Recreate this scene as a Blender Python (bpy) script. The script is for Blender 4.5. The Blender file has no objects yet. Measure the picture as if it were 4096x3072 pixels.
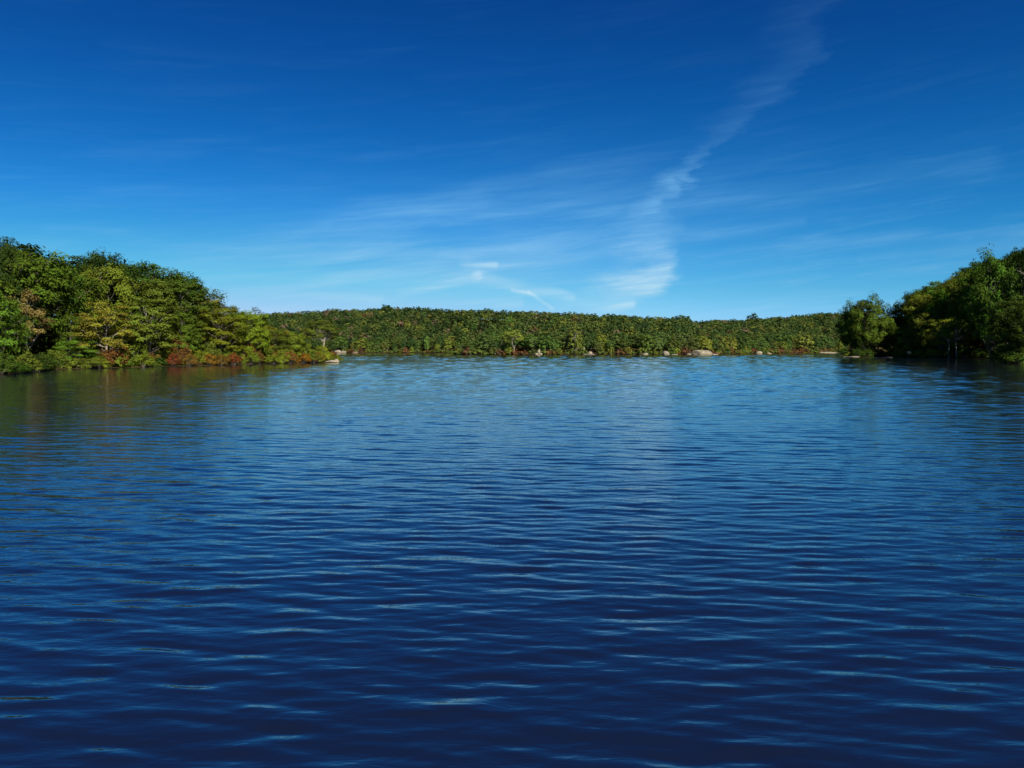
import bpy, math, random
import numpy as np

# ------------------------------------------------------------------ camera, sky, sun, exposure
scene = bpy.context.scene
COL = scene.collection
F = 800.0                      # focal length in pixels of a 1024 wide frame
VH = 349.5                     # row of the horizon
CH = 3.0                       # camera height over the lake
SUN_EL = math.radians(32)
SUN_AZ = math.radians(27)      # to the right of straight behind the camera
SUN_DIR = (math.sin(SUN_AZ) * math.cos(SUN_EL), -math.cos(SUN_AZ) * math.cos(SUN_EL), math.sin(SUN_EL))

cam = bpy.data.cameras.new('camera')
cam.sensor_width = 36.0
cam.lens = 36.0 * F / 1024
cam.clip_start = 0.1
cam.clip_end = 6000
camo = bpy.data.objects.new('camera', cam)
COL.objects.link(camo)
camo.location = (0, 0, CH)
camo.rotation_euler = (math.radians(90) - math.atan((384 - VH) / F), 0, 0)
scene.camera = camo

world = bpy.data.worlds.new('World')
scene.world = world
world.use_nodes = True
WN = world.node_tree
WN.nodes.clear()


def wnode(t, **kw):
    n = WN.nodes.new(t)
    for k, v in kw.items():
        setattr(n, k, v)
    return n


def wmath(op, a, b=None, c=None, clamp=False):
    n = wnode('ShaderNodeMath', operation=op, use_clamp=clamp)
    for i, x in enumerate((a, b, c)):
        if x is None:
            continue
        if isinstance(x, (int, float)):
            n.inputs[i].default_value = x
        else:
            WN.links.new(x, n.inputs[i])
    return n.outputs[0]


def wsmooth(x, lo, hi):
    n = wnode('ShaderNodeMapRange', interpolation_type='SMOOTHSTEP')
    n.inputs[1].default_value, n.inputs[2].default_value = lo, hi
    WN.links.new(x, n.inputs[0])
    return n.outputs[0]


def wcurve(x, pts, lo, hi):
    """piecewise linear function of x, given as (x, y) points"""
    ys = [p[1] for p in pts]
    y0, y1 = min(ys), max(ys)
    t = wnode('ShaderNodeMapRange')
    t.inputs[1].default_value, t.inputs[2].default_value = lo, hi
    WN.links.new(x, t.inputs[0])
    r = wnode('ShaderNodeValToRGB')
    r.color_ramp.interpolation = 'EASE'
    els = r.color_ramp.elements
    pts = sorted(pts)
    while len(els) < len(pts):
        els.new(0.5)
    for e, (px, py) in zip(els, pts):
        e.position = (px - lo) / (hi - lo)
    for e, (px, py) in zip(els, pts):
        g = (py - y0) / (y1 - y0)
        e.color = (g, g, g, 1)
    WN.links.new(t.outputs[0], r.inputs[0])
    return wmath('MULTIPLY_ADD', r.outputs[0], y1 - y0, y0)


sky = wnode('ShaderNodeTexSky', sky_type='NISHITA')
sky.sun_disc = False
sky.sun_elevation = SUN_EL
sky.sun_rotation = math.radians(180) - SUN_AZ
sky.altitude = 300
sky.air_density = 1.0
sky.dust_density = 0.4
sky.ozone_density = 2.5
# the deep polarised blue of the photograph: a steeper response per channel over the whole dome
sep = wnode('ShaderNodeSeparateColor')
WN.links.new(sky.outputs[0], sep.inputs[0])
SKY_GAIN = ((0.10, 5.7, 3.8), (0.26, 7.4, 2.4), (0.31, 7.4, 2.3))      # level, at this sky radiance, and power for R, G, B
EXPO = 0.6
chan = []
for i, (g, at_, p) in enumerate(SKY_GAIN):
    x = sep.outputs[i] if i < 2 else wmath('MAXIMUM', sep.outputs[2], wmath('MULTIPLY', sep.outputs[1], 1.04))
    x = wmath('MULTIPLY', wmath('MINIMUM', x, 7.8), 1 / at_)
    x = wmath('POWER', x, p)
    chan.append((x, g * 10))

# thin cirrus, laid out by compass direction and elevation
tc = wnode('ShaderNodeTexCoord')
sx = wnode('ShaderNodeSeparateXYZ')
WN.links.new(tc.outputs['Generated'], sx.inputs[0])
AZ = wmath('ARCTAN2', sx.outputs[0], sx.outputs[1])
EL = wmath('ARCSINE', sx.outputs[2])

# low haze, the same all round: red thins out first, blue last
comb = wnode('ShaderNodeCombineColor')
for i, (lv, sc, floor) in enumerate(((0.18, 0.056, 0.002), (0.415, 0.137, 0.019), (0.57, 0.225, 0.088))):
    hz_ = wmath('MULTIPLY_ADD', wmath('EXPONENT', wmath('MULTIPLY', wmath('MAXIMUM', EL, 0.0), -1 / sc)), lv * 10, floor * 10)
    WN.links.new(wmath('MULTIPLY_ADD', chan[i][0], chan[i][1], hz_), comb.inputs[i])


def ang(u, v):
    """compass direction and elevation of a point of the photograph (1024 wide)"""
    x, y, z = (u - 512) / F, 1.0, (VH - v) / F
    return math.atan2(x, y), math.asin(z / math.sqrt(x * x + y * y + z * z))


def wvec(x, y, z=0.0):
    n = wnode('ShaderNodeCombineXYZ')
    for i, s in enumerate((x, y, z)):
        if isinstance(s, (int, float)):
            n.inputs[i].default_value = s
        else:
            WN.links.new(s, n.inputs[i])
    return n.outputs[0]


def wnoise(vec, scale, detail=4, rough=0.55, dist=0.0):
    n = wnode('ShaderNodeTexNoise')
    n.inputs['Scale'].default_value = scale
    n.inputs['Detail'].default_value = detail
    n.inputs['Roughness'].default_value = rough
    n.inputs['Distortion'].default_value = dist
    WN.links.new(vec, n.inputs['Vector'])
    return n.outputs[0]


# warped coordinates so that edges feather
warp = wnoise(wvec(wmath('MULTIPLY', AZ, 1.0), wmath('MULTIPLY', EL, 2.5)), 14, 4, 0.6)
warp0 = wmath('SUBTRACT', warp, 0.5)
ELt = wmath('MULTIPLY_ADD', AZ, -0.10, EL)                 # streaks climb gently to the right
streak = wnoise(wvec(wmath('MULTIPLY', AZ, 2.2), wmath('MULTIPLY', ELt, 22.0)), 1.7, 7, 0.6, 0.25)
streak2 = wnoise(wvec(wmath('MULTIPLY_ADD', AZ, 5.0, 7.3), wmath('MULTIPLY', ELt, 60.0)), 1.6, 6, 0.65, 0.4)
# a: broad veil of streaks
veil_el = wcurve(EL, [(-0.1, 0.0), (0.02, 0.08), (0.06, 0.22), (0.13, 0.22), (0.20, 0.11), (0.27, 0.04), (0.36, 0.02), (0.6, 0.04), (1.5, 0.0)], -0.1, 1.5)
veil = wmath('MULTIPLY', wsmooth(streak, 0.50, 0.84), veil_el)
fine = wmath('MULTIPLY', wsmooth(streak2, 0.45, 0.85), wmath('MULTIPLY', veil_el, 0.5))
veil = wmath('ADD', veil, fine)
# b: the tall plume
PL = [(28, 802), (60, 795), (93, 775), (125, 734), (157, 700), (185, 678), (213, 652), (241, 654), (264, 655), (278, 652), (294, 634), (306, 612)]
pl_c = wcurve(EL, [(ang(u, v)[1], ang(u, v)[0]) for v, u in PL], 0.0, 0.45)
pl_w = wcurve(EL, [(ang(512, v)[1], w / F) for v, w in [(0, 50), (60, 40), (125, 36), (160, 20), (185, 24), (213, 26), (241, 60), (262, 34), (280, 52), (300, 56)]], 0.0, 0.45)
pl_i = wcurve(EL, [(ang(512, v)[1], k) for v, k in [(0, 0.0), (50, 0.05), (120, 0.09), (150, 0.10), (168, 0.22), (186, 0.42), (205, 0.34), (222, 0.30), (244, 0.46), (256, 0.46), (276, 0.9), (290, 1.0), (299, 0.3), (308, 0.42), (316, 0.1)]], 0.0, 0.45)
dx = wmath('SUBTRACT', wmath('MULTIPLY_ADD', warp0, 0.10, AZ), pl_c)
rel = wmath('DIVIDE', dx, pl_w)
right = wsmooth(rel, 0.62, 0.10)
left = wsmooth(rel, -1.25, 0.05)
plume = wmath('MULTIPLY', wmath('MULTIPLY', right, left), pl_i)
plume = wmath('MULTIPLY', plume, wmath('MULTIPLY_ADD', wsmooth(streak2, 0.30, 0.72), 0.55, 0.40))
front = wmath('GREATER_THAN', sx.outputs[1], 0.0)
plume = wmath('MULTIPLY', plume, front)


def wsegment(p, q, w, k, fade=True):
    """a soft streak between two points"""
    (ax, ay), (bx, by) = ang(*p), ang(*q)
    ux, uy = bx - ax, by - ay
    L2 = ux * ux + uy * uy
    jx = wmath('MULTIPLY_ADD', warp0, 0.012, AZ)
    jy = wmath('MULTIPLY_ADD', warp0, 0.008, EL)
    rx, ry = wmath('SUBTRACT', jx, ax), wmath('SUBTRACT', jy, ay)
    t = wmath('DIVIDE', wmath('ADD', wmath('MULTIPLY', rx, ux), wmath('MULTIPLY', ry, uy)), L2, clamp=True)
    ex, ey = wmath('MULTIPLY_ADD', t, -ux, rx), wmath('MULTIPLY_ADD', t, -uy, ry)
    d = wmath('SQRT', wmath('ADD', wmath('MULTIPLY', ex, ex), wmath('MULTIPLY', ey, ey)))
    m = wmath('MULTIPLY', wsmooth(d, w / F, 0.0), k)
    if fade:
        m = wmath('MULTIPLY', m, wmath('MULTIPLY_ADD', t, 0.8, 0.2))
    return m


SEGS = [((400, 294), (478, 277), 7, 0.60), ((590, 304), (478, 277), 10, 0.45), ((462, 266), (496, 265), 5, 0.60), ((600, 309), (632, 304), 6, 0.6),
        ((512, 290), (529, 293), 3.0, 0.42, False), ((529, 293), (552, 309), 2.8, 0.42, False), ((545, 290), (572, 297), 7, 0.5),
        ((230, 290), (380, 300), 7, 0.22), ((420, 303), (520, 303), 6, 0.25), ((275, 240), (330, 226), 7, 0.12),
        ((330, 226), (480, 200), 18, 0.10), ((640, 246), (470, 262), 16, 0.20), ((860, 260), (1060, 240), 9, 0.24),
        ((780, 250), (1060, 228), 9, 0.14), ((680, 238), (800, 223), 8, 0.12), ((700, 205), (980, 165), 20, 0.09)]
# milky patch low in the middle
ca, ce = ang(470, 243)
gx = wmath('MULTIPLY', wmath('SUBTRACT', AZ, ca), F / 230)
gy = wmath('MULTIPLY', wmath('SUBTRACT', ELt, ce - 0.10 * ca), F / 46)
gg = wmath('EXPONENT', wmath('MULTIPLY', wmath('ADD', wmath('MULTIPLY', gx, gx), wmath('MULTIPLY', gy, gy)), -1.0))
milk = wmath('MULTIPLY', gg, wmath('MULTIPLY_ADD', wsmooth(streak, 0.30, 0.72), 0.44, 0.10))
clouds = wmath('ADD', wmath('ADD', veil, plume), wmath('MULTIPLY', milk, front))
for s in SEGS:
    clouds = wmath('ADD', clouds, wmath('MULTIPLY', wsegment(*s), wmath('MULTIPLY', wmath('MULTIPLY_ADD', wsmooth(streak2, 0.3, 0.75), 0.6, 0.45), front)))
clouds = wmath('MINIMUM', clouds, 0.9)
mixc = wnode('ShaderNodeMix', data_type='RGBA')
WN.links.new(clouds, mixc.inputs['Factor'])
WN.links.new(comb.outputs[0], mixc.inputs['A'])
low = wsmooth(EL, 0.17, 0.045)                              # clouds whiten towards the horizon
cc = wnode('ShaderNodeMix', data_type='RGBA')
WN.links.new(low, cc.inputs['Factor'])
cc.inputs['A'].default_value = (2.3, 5.6, 9.0, 1)
cc.inputs['B'].default_value = (5.6, 7.9, 9.0, 1)
WN.links.new(cc.outputs['Result'], mixc.inputs['B'])
bg = wnode('ShaderNodeBackground')
bg.inputs['Strength'].default_value = 0.1 / 2 ** EXPO
WN.links.new(mixc.outputs['Result'], bg.inputs['Color'])
wout = wnode('ShaderNodeOutputWorld')
WN.links.new(bg.outputs[0], wout.inputs[0])

sun = bpy.data.lights.new('sun', 'SUN')
sun.energy = 5.0
sun.angle = math.radians(0.5)
sun.color = (1.0, 0.95, 0.84)
suno = bpy.data.objects.new('sun', sun)
COL.objects.link(suno)
suno.rotation_euler = (math.radians(90) - SUN_EL, 0, SUN_AZ)
suno.location = (60, -60, 60)

vs = scene.view_settings
vs.view_transform = 'Standard'
vs.look = 'None'
vs.exposure = EXPO
vs.gamma = 1.0
vs.use_curve_mapping = False

# ------------------------------------------------------------------ helpers
rng = np.random.default_rng(11)
random.seed(5)


def px(u, v):
    """where the ray through a pixel of the waterline meets the lake"""
    Y = CH * F / (v - VH)
    return ((u - 512) / F * Y, Y)


def mesh_np(name, verts, faces, mats, smooth=False, mat_idx=None, fattrs=None):
    """faces: (n,4) or (n,3) int array"""
    verts = np.asarray(verts, np.float32)
    faces = np.asarray(faces, np.int32)
    me = bpy.data.meshes.new(name)
    n, k = faces.shape
    me.vertices.add(len(verts))
    me.vertices.foreach_set('co', verts.ravel())
    me.loops.add(n * k)
    me.loops.foreach_set('vertex_index', faces.ravel())
    me.polygons.add(n)
    me.polygons.foreach_set('loop_start', np.arange(0, n * k, k, dtype=np.int32))
    me.polygons.foreach_set('use_smooth', np.full(n, smooth))
    for m in mats:
        me.materials.append(m)
    if mat_idx is not None:
        me.polygons.foreach_set('material_index', np.asarray(mat_idx, np.int32))
    for key, (typ, arr) in (fattrs or {}).items():
        a = me.attributes.new(key, typ, 'FACE')
        a.data.foreach_set('color' if typ == 'FLOAT_COLOR' else 'value', np.asarray(arr, np.float32).ravel())
    me.update(calc_edges=True)
    me.validate()
    return me


def add(name, data, parent=None, loc=None, **props):
    o = bpy.data.objects.new(name, data)
    COL.objects.link(o)
    if parent is not None:
        o.parent = parent
    if loc is not None:
        o.location = loc
    for k, v in props.items():
        o[k] = v
    return o


def material(name):
    m = bpy.data.materials.new(name)
    m.use_nodes = True
    nt = m.node_tree
    nt.nodes.clear()
    return m, nt


def nd(nt, t, ins=None, **kw):
    n = nt.nodes.new(t)
    for k, v in kw.items():
        setattr(n, k, v)
    for k, v in (ins or {}).items():
        if isinstance(v, bpy.types.NodeSocket):
            nt.links.new(v, n.inputs[k])
        else:
            n.inputs[k].default_value = v
    return n


# ------------------------------------------------------------------ materials
def leaf_material(name, from_object, var=0.9):
    m, nt = material(name)
    tint = nd(nt, 'ShaderNodeAttribute', attribute_name='tint').outputs['Fac']
    if from_object:
        base = nd(nt, 'ShaderNodeObjectInfo').outputs['Color']
    else:
        base = nd(nt, 'ShaderNodeAttribute', attribute_name='leaf_colour').outputs['Color']
    hue = nd(nt, 'ShaderNodeMath', {0: tint, 1: 0.045, 2: 0.4775}, operation='MULTIPLY_ADD').outputs[0]
    val = nd(nt, 'ShaderNodeMath', {0: tint, 1: var, 2: 1 - var / 2}, operation='MULTIPLY_ADD').outputs[0]
    hsv = nd(nt, 'ShaderNodeHueSaturation', {'Hue': hue, 'Saturation': 1.0, 'Value': val, 'Fac': 1.0, 'Color': base})
    dif = nd(nt, 'ShaderNodeBsdfDiffuse', {'Color': hsv.outputs[0]})
    tr = nd(nt, 'ShaderNodeBsdfTranslucent', {'Color': hsv.outputs[0]})
    mx = nd(nt, 'ShaderNodeMixShader', {0: 0.13, 1: dif.outputs[0], 2: tr.outputs[0]})
    nd(nt, 'ShaderNodeOutputMaterial', {0: mx.outputs[0]})
    return m


M_LEAF = leaf_material('leaves', True)
M_WOOD = leaf_material('woodland_leaves', False, 0.6)


def bark_material(name, c0, c1):
    m, nt = material(name)
    co = nd(nt, 'ShaderNodeTexCoord').outputs['Object']
    st = nd(nt, 'ShaderNodeMapping', {'Vector': co, 'Scale': (3, 3, 0.6)}).outputs[0]
    nz = nd(nt, 'ShaderNodeTexNoise', {'Vector': st, 'Scale': 3.0, 'Detail': 5.0})
    rp = nd(nt, 'ShaderNodeValToRGB', {0: nz.outputs[0]})
    rp.color_ramp.elements[0].position, rp.color_ramp.elements[1].position = 0.35, 0.68
    rp.color_ramp.elements[0].color, rp.color_ramp.elements[1].color = (*c0, 1), (*c1, 1)
    bp = nd(nt, 'ShaderNodeBump', {'Height': nz.outputs[0], 'Strength': 0.6, 'Distance': 0.05})
    b = nd(nt, 'ShaderNodeBsdfPrincipled', {'Base Color': rp.outputs[0], 'Roughness': 0.9, 'Normal': bp.outputs[0]})
    nd(nt, 'ShaderNodeOutputMaterial', {0: b.outputs[0]})
    return m


M_BARK = bark_material('grey_bark', (0.05, 0.042, 0.032), (0.15, 0.13, 0.10))
M_PALE = bark_material('pale_bark', (0.20, 0.17, 0.125), (0.38, 0.33, 0.25))


def rock_material(name, c0, c1, c2):
    m, nt = material(name)
    co = nd(nt, 'ShaderNodeTexCoord').outputs['Object']
    n1 = nd(nt, 'ShaderNodeTexNoise', {'Vector': co, 'Scale': 0.8, 'Detail': 7.0, 'Roughness': 0.65})
    n2 = nd(nt, 'ShaderNodeTexNoise', {'Vector': co, 'Scale': 6.0, 'Detail': 4.0})
    rp = nd(nt, 'ShaderNodeValToRGB', {0: n1.outputs[0]})
    e = rp.color_ramp.elements
    e[0].position, e[1].position = 0.34, 0.66
    e[0].color, e[1].color = (*c0, 1), (*c2, 1)
    k = e.new(0.5)
    k.color = (*c1, 1)
    mx = nd(nt, 'ShaderNodeMix', {'Factor': 0.35, 'A': rp.outputs[0]}, data_type='RGBA', blend_type='OVERLAY')
    nt.links.new(n2.outputs[1], mx.inputs['B'])
    bp = nd(nt, 'ShaderNodeBump', {'Height': n2.outputs[0], 'Strength': 0.5, 'Distance': 0.08})
    b = nd(nt, 'ShaderNodeBsdfPrincipled', {'Base Color': mx.outputs['Result'], 'Roughness': 0.85, 'Normal': bp.outputs[0]})
    nd(nt, 'ShaderNodeOutputMaterial', {0: b.outputs[0]})
    return m


M_ROCK = rock_material('pale_granite', (0.10, 0.082, 0.055), (0.22, 0.185, 0.125), (0.31, 0.265, 0.185))
M_ROCKB = rock_material('brown_ledge', (0.07, 0.045, 0.03), (0.15, 0.095, 0.06), (0.21, 0.15, 0.10))

m, nt = material('forest_floor')
geo = nd(nt, 'ShaderNodeNewGeometry').outputs['Position']
n1 = nd(nt, 'ShaderNodeTexNoise', {'Vector': geo, 'Scale': 0.12, 'Detail': 8.0, 'Roughness': 0.65})
n2 = nd(nt, 'ShaderNodeTexNoise', {'Vector': geo, 'Scale': 2.5, 'Detail': 5.0})
rp = nd(nt, 'ShaderNodeValToRGB', {0: n1.outputs[0]})
e = rp.color_ramp.elements
e[0].position, e[1].position = 0.35, 0.65
e[0].color, e[1].color = (0.030, 0.030, 0.010, 1), (0.085, 0.058, 0.026, 1)
bp = nd(nt, 'ShaderNodeBump', {'Height': n2.outputs[0], 'Strength': 0.8, 'Distance': 0.2})
b = nd(nt, 'ShaderNodeBsdfPrincipled', {'Base Color': rp.outputs[0], 'Roughness': 0.95, 'Specular IOR Level': 0.0, 'Normal': bp.outputs[0]})
nd(nt, 'ShaderNodeOutputMaterial', {0: b.outputs[0]})
M_GROUND = m

m, nt = material('lake_water')
geo = nd(nt, 'ShaderNodeNewGeometry').outputs['Position']
st = nd(nt, 'ShaderNodeMapping', {'Vector': geo, 'Scale': (1.0, 2.6, 1.0), 'Rotation': (0, 0, 0.12)}).outputs[0]
n1 = nd(nt, 'ShaderNodeTexNoise', {'Vector': st, 'Scale': 2.2, 'Detail': 3.0, 'Roughness': 0.5, 'Distortion': 0.3})
bp = nd(nt, 'ShaderNodeBump', {'Height': n1.outputs[0], 'Strength': 0.35, 'Distance': 0.03})
b = nd(nt, 'ShaderNodeBsdfPrincipled', {'Base Color': (0.0055, 0.0085, 0.0200, 1), 'Roughness': 0.03, 'IOR': 2.2, 'Normal': bp.outputs[0]})
nd(nt, 'ShaderNodeOutputMaterial', {0: b.outputs[0]})
M_WATER = m

# ------------------------------------------------------------------ shorelines (plan view)
LEFT = [px(-2, 375.5), px(30, 371.8), px(59, 369.2), px(107, 368), px(166, 366.4), px(210, 365.5), px(256, 364.2),
        px(306, 363.2), px(330, 362.6), (-40.2, 186), (-42, 191), (-50, 195), (-72, 206), (-100, 232), (-160, 262), (-300, 300), (-700, 320),
        (-700, 20), (-200, 12), (-120, 38), (-82, 66)]
RIGHT = [(130, 320), (137, 306), px(879, 356.9), px(915, 357.6), px(945, 358.2), (154, 258), (140, 222), (116, 192), (104, 166),
         (97, 140), (90, 100), (74, 50), (66, 8), (900, 0), (900, 470), (300, 470), (330, 450), (168, 366), (138, 332)]
FAR = [(-900, 760), (-300, 680), (-200, 655), (-110, 645), (-60, 642), (-30, 638), (-30, 500), (-36, 470), (-28, 455), (-12, 446), (27, 444), (70, 447), (106, 452),
       (135, 478), (160, 520), (208, 580), (254, 620), (320, 640), (900, 660), (900, 1600), (-900, 1600)]
NEAR = [(-200, 11), (-40, 2.0), (-8, 2.4), (6, 1.8), (30, 2.6), (66, 7), (900, -2), (900, -60), (-700, -60), (-700, 18)]


def signed_distance(poly, X, Y):
    """distance to a polygon's edge, positive inside"""
    P = np.array(poly, float)
    Q = np.roll(P, -1, axis=0)
    best = np.full(X.shape, 1e9)
    inside = np.zeros(X.shape, bool)
    for (ax, ay), (bx, by) in zip(P, Q):
        ex, ey = bx - ax, by - ay
        t = np.clip(((X - ax) * ex + (Y - ay) * ey) / (ex * ex + ey * ey), 0, 1)
        best = np.minimum(best, (X - ax - t * ex) ** 2 + (Y - ay - t * ey) ** 2)
        c = (ay > Y) != (by > Y)
        with np.errstate(divide='ignore', invalid='ignore'):
            xi = ax + (Y - ay) * ex / (ey if ey != 0 else 1e-9)
        inside ^= c & (X < xi)
    d = np.sqrt(best)
    return np.where(inside, d, -d)


def sstep(x, a, b):
    t = np.clip((x - a) / (b - a), 0, 1)
    return t * t * (3 - 2 * t)


def wobble(X, Y, s, seed):
    r = np.random.default_rng(seed)
    out = np.zeros_like(X, dtype=float)
    for k in range(5):
        a, p = r.uniform(0, 6.28), r.uniform(0, 6.28)
        w = 6.28 / (s * r.uniform(0.6, 1.6))
        out += np.sin((X * math.cos(a) + Y * math.sin(a)) * w + p)
    return out / 5


# tree tops of the far hills along the photograph's skyline
SKY_FAR = [(150, 318), (258, 313.5), (290, 311.7), (332, 308.7), (360, 308.5), (388, 307), (422, 306.8), (464, 309), (503, 309.4), (525, 310.4),
           (562, 311.5), (614, 314), (648, 316.4), (669, 316.6), (682, 316), (690, 319), (696, 321.8), (714, 319.6), (740, 319), (762, 318), (794, 315), (825, 311.8),
           (840, 312), (900, 308), (1100, 300)]
RIDGE_Y = [(150, 850), (430, 830), (470, 740), (500, 690), (600, 640), (684, 620), (700, 770), (760, 800), (850, 830), (1100, 850)]
SHORE_Y = [(150, 690), (330, 645), (455, 640), (492, 450), (500, 446), (560, 444), (640, 447), (700, 452), (738, 478), (758, 520), (799, 580), (840, 620), (900, 635), (1100, 650)]
SKY_LEFT = [(-60, 232), (0, 240), (14, 238), (18, 246), (34, 252), (40, 260), (60, 257), (80, 258), (95, 255), (108, 254), (118, 262), (135, 263), (146, 262), (160, 270), (172, 269),
            (186, 274), (196, 283), (212, 291), (224, 297), (235, 303), (247, 309), (258, 311), (266, 318), (280, 324), (300, 330), (318, 336), (340, 345)]
SKY_RIGHT = [(838, 322), (846, 308), (856, 301), (866, 297), (872, 295), (880, 299), (890, 303), (897, 293), (908, 290), (915, 288), (922, 283), (932, 281), (944, 273), (956, 272),
             (962, 264), (975, 257), (990, 254), (1004, 256), (1012, 258), (1018, 246), (1026, 244), (1100, 225), (1300, 200)]


def lut(tab, u):
    a = np.array(tab, float)
    return np.interp(u, a[:, 0], a[:, 1])


def u_of(X, Y):
    return 512 + F * X / np.maximum(Y, 1.0)


def v_of(Y, Z):
    return VH - (Z - CH) / Y * F


def ground_z(X, Y):
    X, Y = np.asarray(X, float), np.asarray(Y, float)
    dl, dr, df, dn = (signed_distance(p, X, Y) for p in (LEFT, RIGHT, FAR, NEAR))
    u = u_of(X, Y)
    d = np.maximum(np.maximum(dl, dr), np.maximum(df, dn))
    z = np.where(d < 0, np.maximum(d * 0.25, -2.5), np.minimum(d * 0.3, 0.14))
    z = z + np.where(dl > 0, 8.5 * sstep(dl, 3, 44) + 5 * sstep(dl, 44, 150), 0)
    z = z + np.where(dr > 0, 19.0 * sstep(dr, 2, 52) + 8 * sstep(dr, 60, 200), 0)
    ys, yr = lut(SHORE_Y, u), lut(RIDGE_Y, u)
    top = CH + (VH - lut(SKY_FAR, u)) / F * yr - 9.0
    s = np.clip((Y - ys) / (yr - ys), 0, 1.0)
    hill = top * (0.25 * s + 0.75 * sstep(s, 0.0, 1.05)) - np.clip(Y - yr, 0, 600) * 0.03
    z = z + np.where(df > 0, np.minimum(np.maximum(hill, 0), 0.2 + 0.24 * np.clip(df, 0, 8) + 0.7 * np.maximum(df - 8, 0)), 0)
    z = z + np.where(dn > 0, 1.0 * sstep(dn, 0.5, 5), 0)
    z = z + np.where(d > 4, wobble(X, Y, 30, 3) * 0.6 * sstep(d, 4, 14), 0)
    return z


# ------------------------------------------------------------------ ground
xs = np.unique(np.concatenate([np.linspace(-900, -330, 40), np.arange(-330, 331, 3.5), np.linspace(330, 900, 40)]))
ys_ = np.unique(np.concatenate([np.linspace(-60, -6, 8), np.arange(-6, 12, 1.5), np.arange(12, 330, 3.5), np.arange(330, 900, 6), np.linspace(900, 1600, 30)]))
GX, GY = np.meshgrid(xs, ys_)
GZ = ground_z(GX, GY)
nx, ny = len(xs), len(ys_)
idx = np.arange(nx * ny).reshape(ny, nx)
quads = np.stack([idx[:-1, :-1], idx[:-1, 1:], idx[1:, 1:], idx[1:, :-1]], -1).reshape(-1, 4)
add('ground', mesh_np('ground', np.stack([GX, GY, GZ], -1).reshape(-1, 3), quads, [M_GROUND], smooth=True), kind='structure')

# ------------------------------------------------------------------ lake: real waves
growth = 1.0049
nr = int(math.log(900 / 3.2) / math.log(growth)) + 1
R = 3.2 * growth ** np.arange(nr)
th = np.radians(np.concatenate([np.linspace(-86, -38, 20)[:-1], np.linspace(-38, 38, 430), np.linspace(38, 86, 20)[1:]]))
TH, RR = np.meshgrid(th, R)
WX, WY = RR * np.sin(TH), RR * np.cos(TH)
lams = 0.16 * 1.42 ** np.arange(15)                                   # wave lengths, 0.2 m to about 27 m
nat = np.exp(-0.5 * (np.log(lams / 0.28) / 0.36) ** 2) + 0.55 * np.exp(-0.5 * (np.log(lams / 0.58) / 0.3) ** 2) + 0.03 * np.exp(-0.5 * (np.log(lams / 1.6) / 0.35) ** 2)
SLOPE = 0.051
active = sstep(lams[None, :] / R[:, None], 0.0095, 0.0150)
wgt = nat[None, :] * active
wgt = wgt / np.maximum(wgt.sum(1, keepdims=True), 1e-9)               # the same slope everywhere, carried by the waves that a row can hold
amp = (SLOPE * (1 - 0.16 * sstep(R, 7, 45))*1.0)[:, None] * np.sqrt(wgt) * lams[None, :] / (2 * math.pi) * math.sqrt(2)
gust = 1.0 + 0.25 * wobble(WX, WY * 1.6, 90, 21) + 0.35 * wobble(WX, WY * 0.8, 11, 22) * sstep(RR, 15, 40)
dL, dR = -signed_distance(LEFT, WX, WY), -signed_distance(RIGHT, WX, WY)
shelter = (0.35 + 0.65 * sstep(dL, 2, 40)) * (0.35 + 0.65 * sstep(dR, 2, 40))
bay = 1 - 0.88 * sstep(WY, 405, 450) * sstep(-WX, 10, 26) * (1 - sstep(WY, 540, 600))
mask = np.clip(gust, 0.35, 1.6) * shelter * bay
WZ = np.zeros_like(WX)
NW = 9
for k, lam in enumerate(lams):
    a = amp[:, k]
    rows = np.nonzero(a > 1e-6)[0]
    if not len(rows):
        continue
    r0, r1 = rows[0], rows[-1] + 1
    band = np.zeros((r1 - r0, WX.shape[1]))
    for j in range(NW):
        ang_ = rng.normal(0.06, 0.30 if lam < 0.9 else 0.48) + (math.pi if rng.random() < 0.15 else 0)
        l2 = lam * rng.uniform(0.80, 1.22)
        kk = 2 * math.pi / l2
        ph = (WX[r0:r1] * math.sin(ang_) + WY[r0:r1] * math.cos(ang_)) * kk + rng.uniform(0, 6.28)
        band += np.cos(ph) * (l2 / lam)
    WZ[r0:r1] += band / math.sqrt(NW) * a[r0:r1, None]
WZ *= mask
WZ = WZ + 0.35 * WZ * np.abs(WZ) / np.maximum(np.abs(WZ).max(axis=1, keepdims=True), 1e-6)   # crests a little sharper than troughs
idx = np.arange(WX.size).reshape(WX.shape)
quads = np.stack([idx[:-1, :-1], idx[:-1, 1:], idx[1:, 1:], idx[1:, :-1]], -1).reshape(-1, 4)
add('lake_water', mesh_np('lake_water', np.stack([WX, WY, WZ], -1).reshape(-1, 3), quads, [M_WATER], smooth=True), kind='structure')


# ------------------------------------------------------------------ trees
def tube(path, radii, sides=6):
    """verts and quads of a tapered limb"""
    path = np.asarray(path, float)
    n = len(path)
    d = np.gradient(path, axis=0)
    d /= np.linalg.norm(d, axis=1, keepdims=True) + 1e-9
    ref = np.array([0.37, 0.91, 0.13])
    a = np.cross(d, ref)
    a /= np.linalg.norm(a, axis=1, keepdims=True) + 1e-9
    b = np.cross(d, a)
    t = np.linspace(0, 2 * math.pi, sides, endpoint=False)
    V = path[:, None, :] + np.asarray(radii)[:, None, None] * (a[:, None, :] * np.cos(t)[None, :, None] + b[:, None, :] * np.sin(t)[None, :, None])
    i = np.arange(n * sides).reshape(n, sides)
    j = np.roll(i, -1, axis=1)
    Fq = np.stack([i[:-1], j[:-1], j[1:], i[1:]], -1).reshape(-1, 4)
    return V.reshape(-1, 3), Fq


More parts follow.
